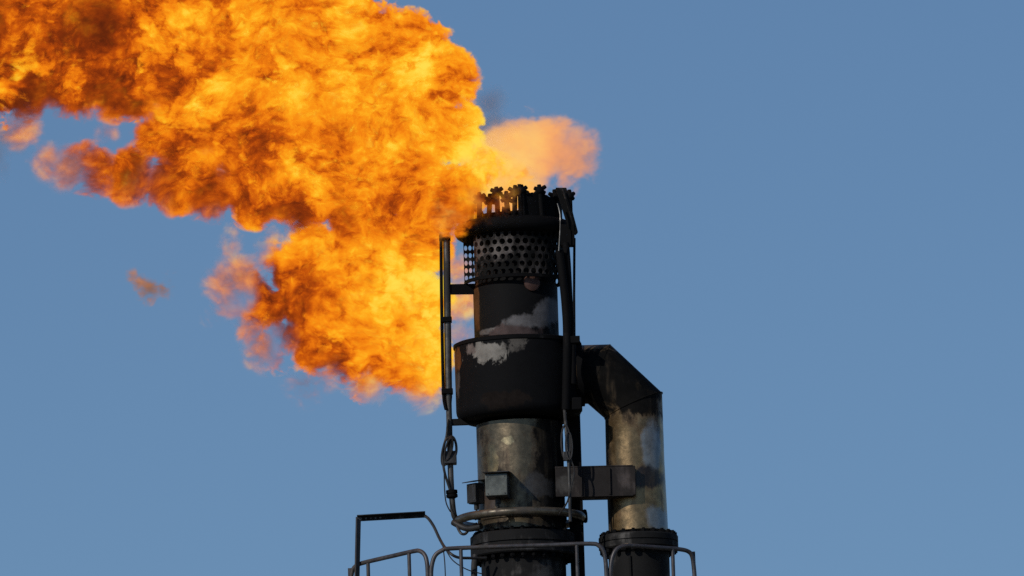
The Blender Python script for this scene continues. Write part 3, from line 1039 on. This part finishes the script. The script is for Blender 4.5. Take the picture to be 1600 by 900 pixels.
PUFF = [(848, 238, .3, 62), (888, 250, .3, 54), (818, 206, .25, 40), (790, 245, .1, 54), (752, 265, .0, 48), (878, 288, .3, 34), (820, 286, .2, 42), (775, 290, 0, 40), (908, 240, .3, 36), (740, 300, 0, 34), (835, 300, .25, 36), (790, 300, .2, 40)]
WISP = [(350, 440, .3, 38), (340, 490, .3, 22), (375, 430, .3, 40), (352, 470, .3, 28), (395, 500, .3, 36), (415, 545, .3, 34), (475, 600, .3, 34), (505, 592, .3, 24), (575, 600, .35, 36), (655, 610, .4, 36), (685, 600, .4, 24), (722, 470, .45, 40), (715, 420, .45, 32), (722, 525, .45, 28),
        (455, 380, .3, 24), (360, 385, .3, 22), (115, 262, .1, 40), (75, 255, .1, 26), (30, 200, .1, 30), (165, 205, .1, 16), (420, 372, .25, 22), (370, 360, .2, 16),
        (745, 310, -.5, 34), (782, 312, -.5, 30), (706, 338, -.42, 26), (694, 362, -.25, 20)]
WHOT = None
WCOOL = [(40, 210, .1, 60), (165, 205, .1, 40), (110, 262, .1, 60), (400, 540, .3, 60), (480, 605, .3, 30), (370, 450, .3, 40)]
PHOT = [(800, 280, .1, 46), (755, 280, 0, 50), (820, 240, .2, 30)]

import os
G = .10
fire = thing('flame', P(740, 340, 0), 'huge orange flame blowing left from the burning stack tip', 'flame')
volume_obj('upper_plume', hull('upper_plume', UPPER, G), fire_mat('fire_upper', UPPER, UHOT, UCOOL, grow=G, thin=UTHIN, t0=.52, holes=[(344, 272, 15), (247, 168, 13), (318, 225, 10), (374, 240, 8), (190, 215, 12), (108, 262, 8)]), fire)
volume_obj('lower_plume', hull('lower_plume', LOWER, G), fire_mat('fire_lower', LOWER, LHOT, LCOOL, grow=G, thin=LTHIN, seed=5.3, t0=.505, edge=.08, A=.62, sig=45, holes=[(386, 458, 8)]), fire)
volume_obj('pale_puff', hull('pale_puff', PUFF, .08, .04), fire_mat('fire_pale', PUFF, PHOT, [(915, 235, .3, 46)], soft=.55, grow=.08, sig=6.5, edge=.14, A=.62, B=.6, ramp=PALE, seed=9.1, t0=.52, c=(.9, 1.0, .5)), fire)
volume_obj('thin_wisps', hull('thin_wisps', WISP, .08, .04), fire_mat('fire_thin', WISP, WHOT, WCOOL, grow=.08, sig=5.5, edge=.22, A=.65, B=.55, seed=15.3, t0=.55, soft=1.0, ramp=THINC), fire)

S1 = [(234, 453, .3, 20), (254, 452, .3, 15), (219, 442, .3, 14), (266, 440, .3, 13), (209, 433, .3, 10)]
o = volume_obj('smoke_wisp', hull('smoke_wisp', S1, .06, .025), fire_mat('brown_smoke_glow', S1, None, None, grow=.06, sig=17, edge=.10, A=.34, B=.38, t0=.56, seed=2.2, ramp=[(0, (.10, .06, .045)), (.4, (.20, .10, .06)), (.7, (.42, .16, .06)), (1, (.7, .3, .1))]))  # added emission stands in for daylight on the brown smoke
tag(o, 'small brown smoke wisp drifting alone in the sky left of the lower flame', 'smoke', kind='thing')
S2 = [(2, 215, .1, 26), (-18, 240, .1, 34), (6, 262, .1, 16), (30, 225, .1, 14)]
o = volume_obj('smoke_wisp', hull('smoke_wisp', S2, .08, .03), smoke_mat('grey_smoke', S2, 3.0, .08, (.45, .40, .36), A=.4, edge=.2))
tag(o, 'grey smoke smear at the left edge below the flame', 'smoke', kind='thing')
S3 = [(768, 165, .15, 30), (755, 195, .1, 30), (775, 190, .15, 26)]
o = volume_obj('smoke_wisp', hull('smoke_wisp', S3, .08, .03), smoke_mat('dark_smoke', S3, 4.0, .08, (.42, .36, .33), A=.35, edge=.25))
tag(o, 'grey smoke curl between the big flame and the pale puff', 'smoke', kind='thing')

# ----------------------------------------------------------------- light
SUN_EL, SUN_AZ = R(30), R(-42)          # azimuth from behind the camera, towards its left
to_sun = Vector((math.sin(SUN_AZ) * math.cos(SUN_EL), -math.cos(SUN_AZ) * math.cos(SUN_EL), math.sin(SUN_EL)))
sd = bpy.data.lights.new('sun', 'SUN')
sd.energy, sd.angle, sd.color = 2.2, R(.5), (1.0, .93, .82)
so_ = bpy.data.objects.new('sun', sd); COL.objects.link(so_)
so_.rotation_euler = (-to_sun).to_track_quat('-Z', 'Y').to_euler()
so_.location = (0, -10, 40)
wd = bpy.data.worlds.new('World'); scene.world = wd; wd.use_nodes = True
n = NT(wd.node_tree)
sky = n.node('ShaderNodeTexSky'); sky.sky_type = 'NISHITA'; sky.sun_disc = False
sky.sun_elevation, sky.sun_rotation = SUN_EL, math.atan2(to_sun.x, to_sun.y)
sky.air_density, sky.dust_density, sky.ozone_density, sky.altitude = 0.88, 0.0, 6.0, 0
bg = n.node('ShaderNodeBackground')
n.put(bg.inputs['Color'], sky.outputs[0]); bg.inputs['Strength'].default_value = .062
n.put(n.node('ShaderNodeOutputWorld').inputs['Surface'], bg.outputs[0])

vs = scene.view_settings
vs.view_transform = 'Standard'; vs.look = 'None'; vs.exposure = 0; vs.gamma = 1; vs.use_curve_mapping = False
cy = scene.cycles
cy.use_adaptive_sampling = True
cy.adaptive_threshold = .008
cy.adaptive_min_samples = 24
cy.use_denoising = False
cy.max_bounces, cy.diffuse_bounces, cy.glossy_bounces, cy.volume_bounces = 4, 2, 2, 1
cy.transparent_max_bounces = 48
cy.volume_step_rate = .11
cy.volume_max_steps = 1000
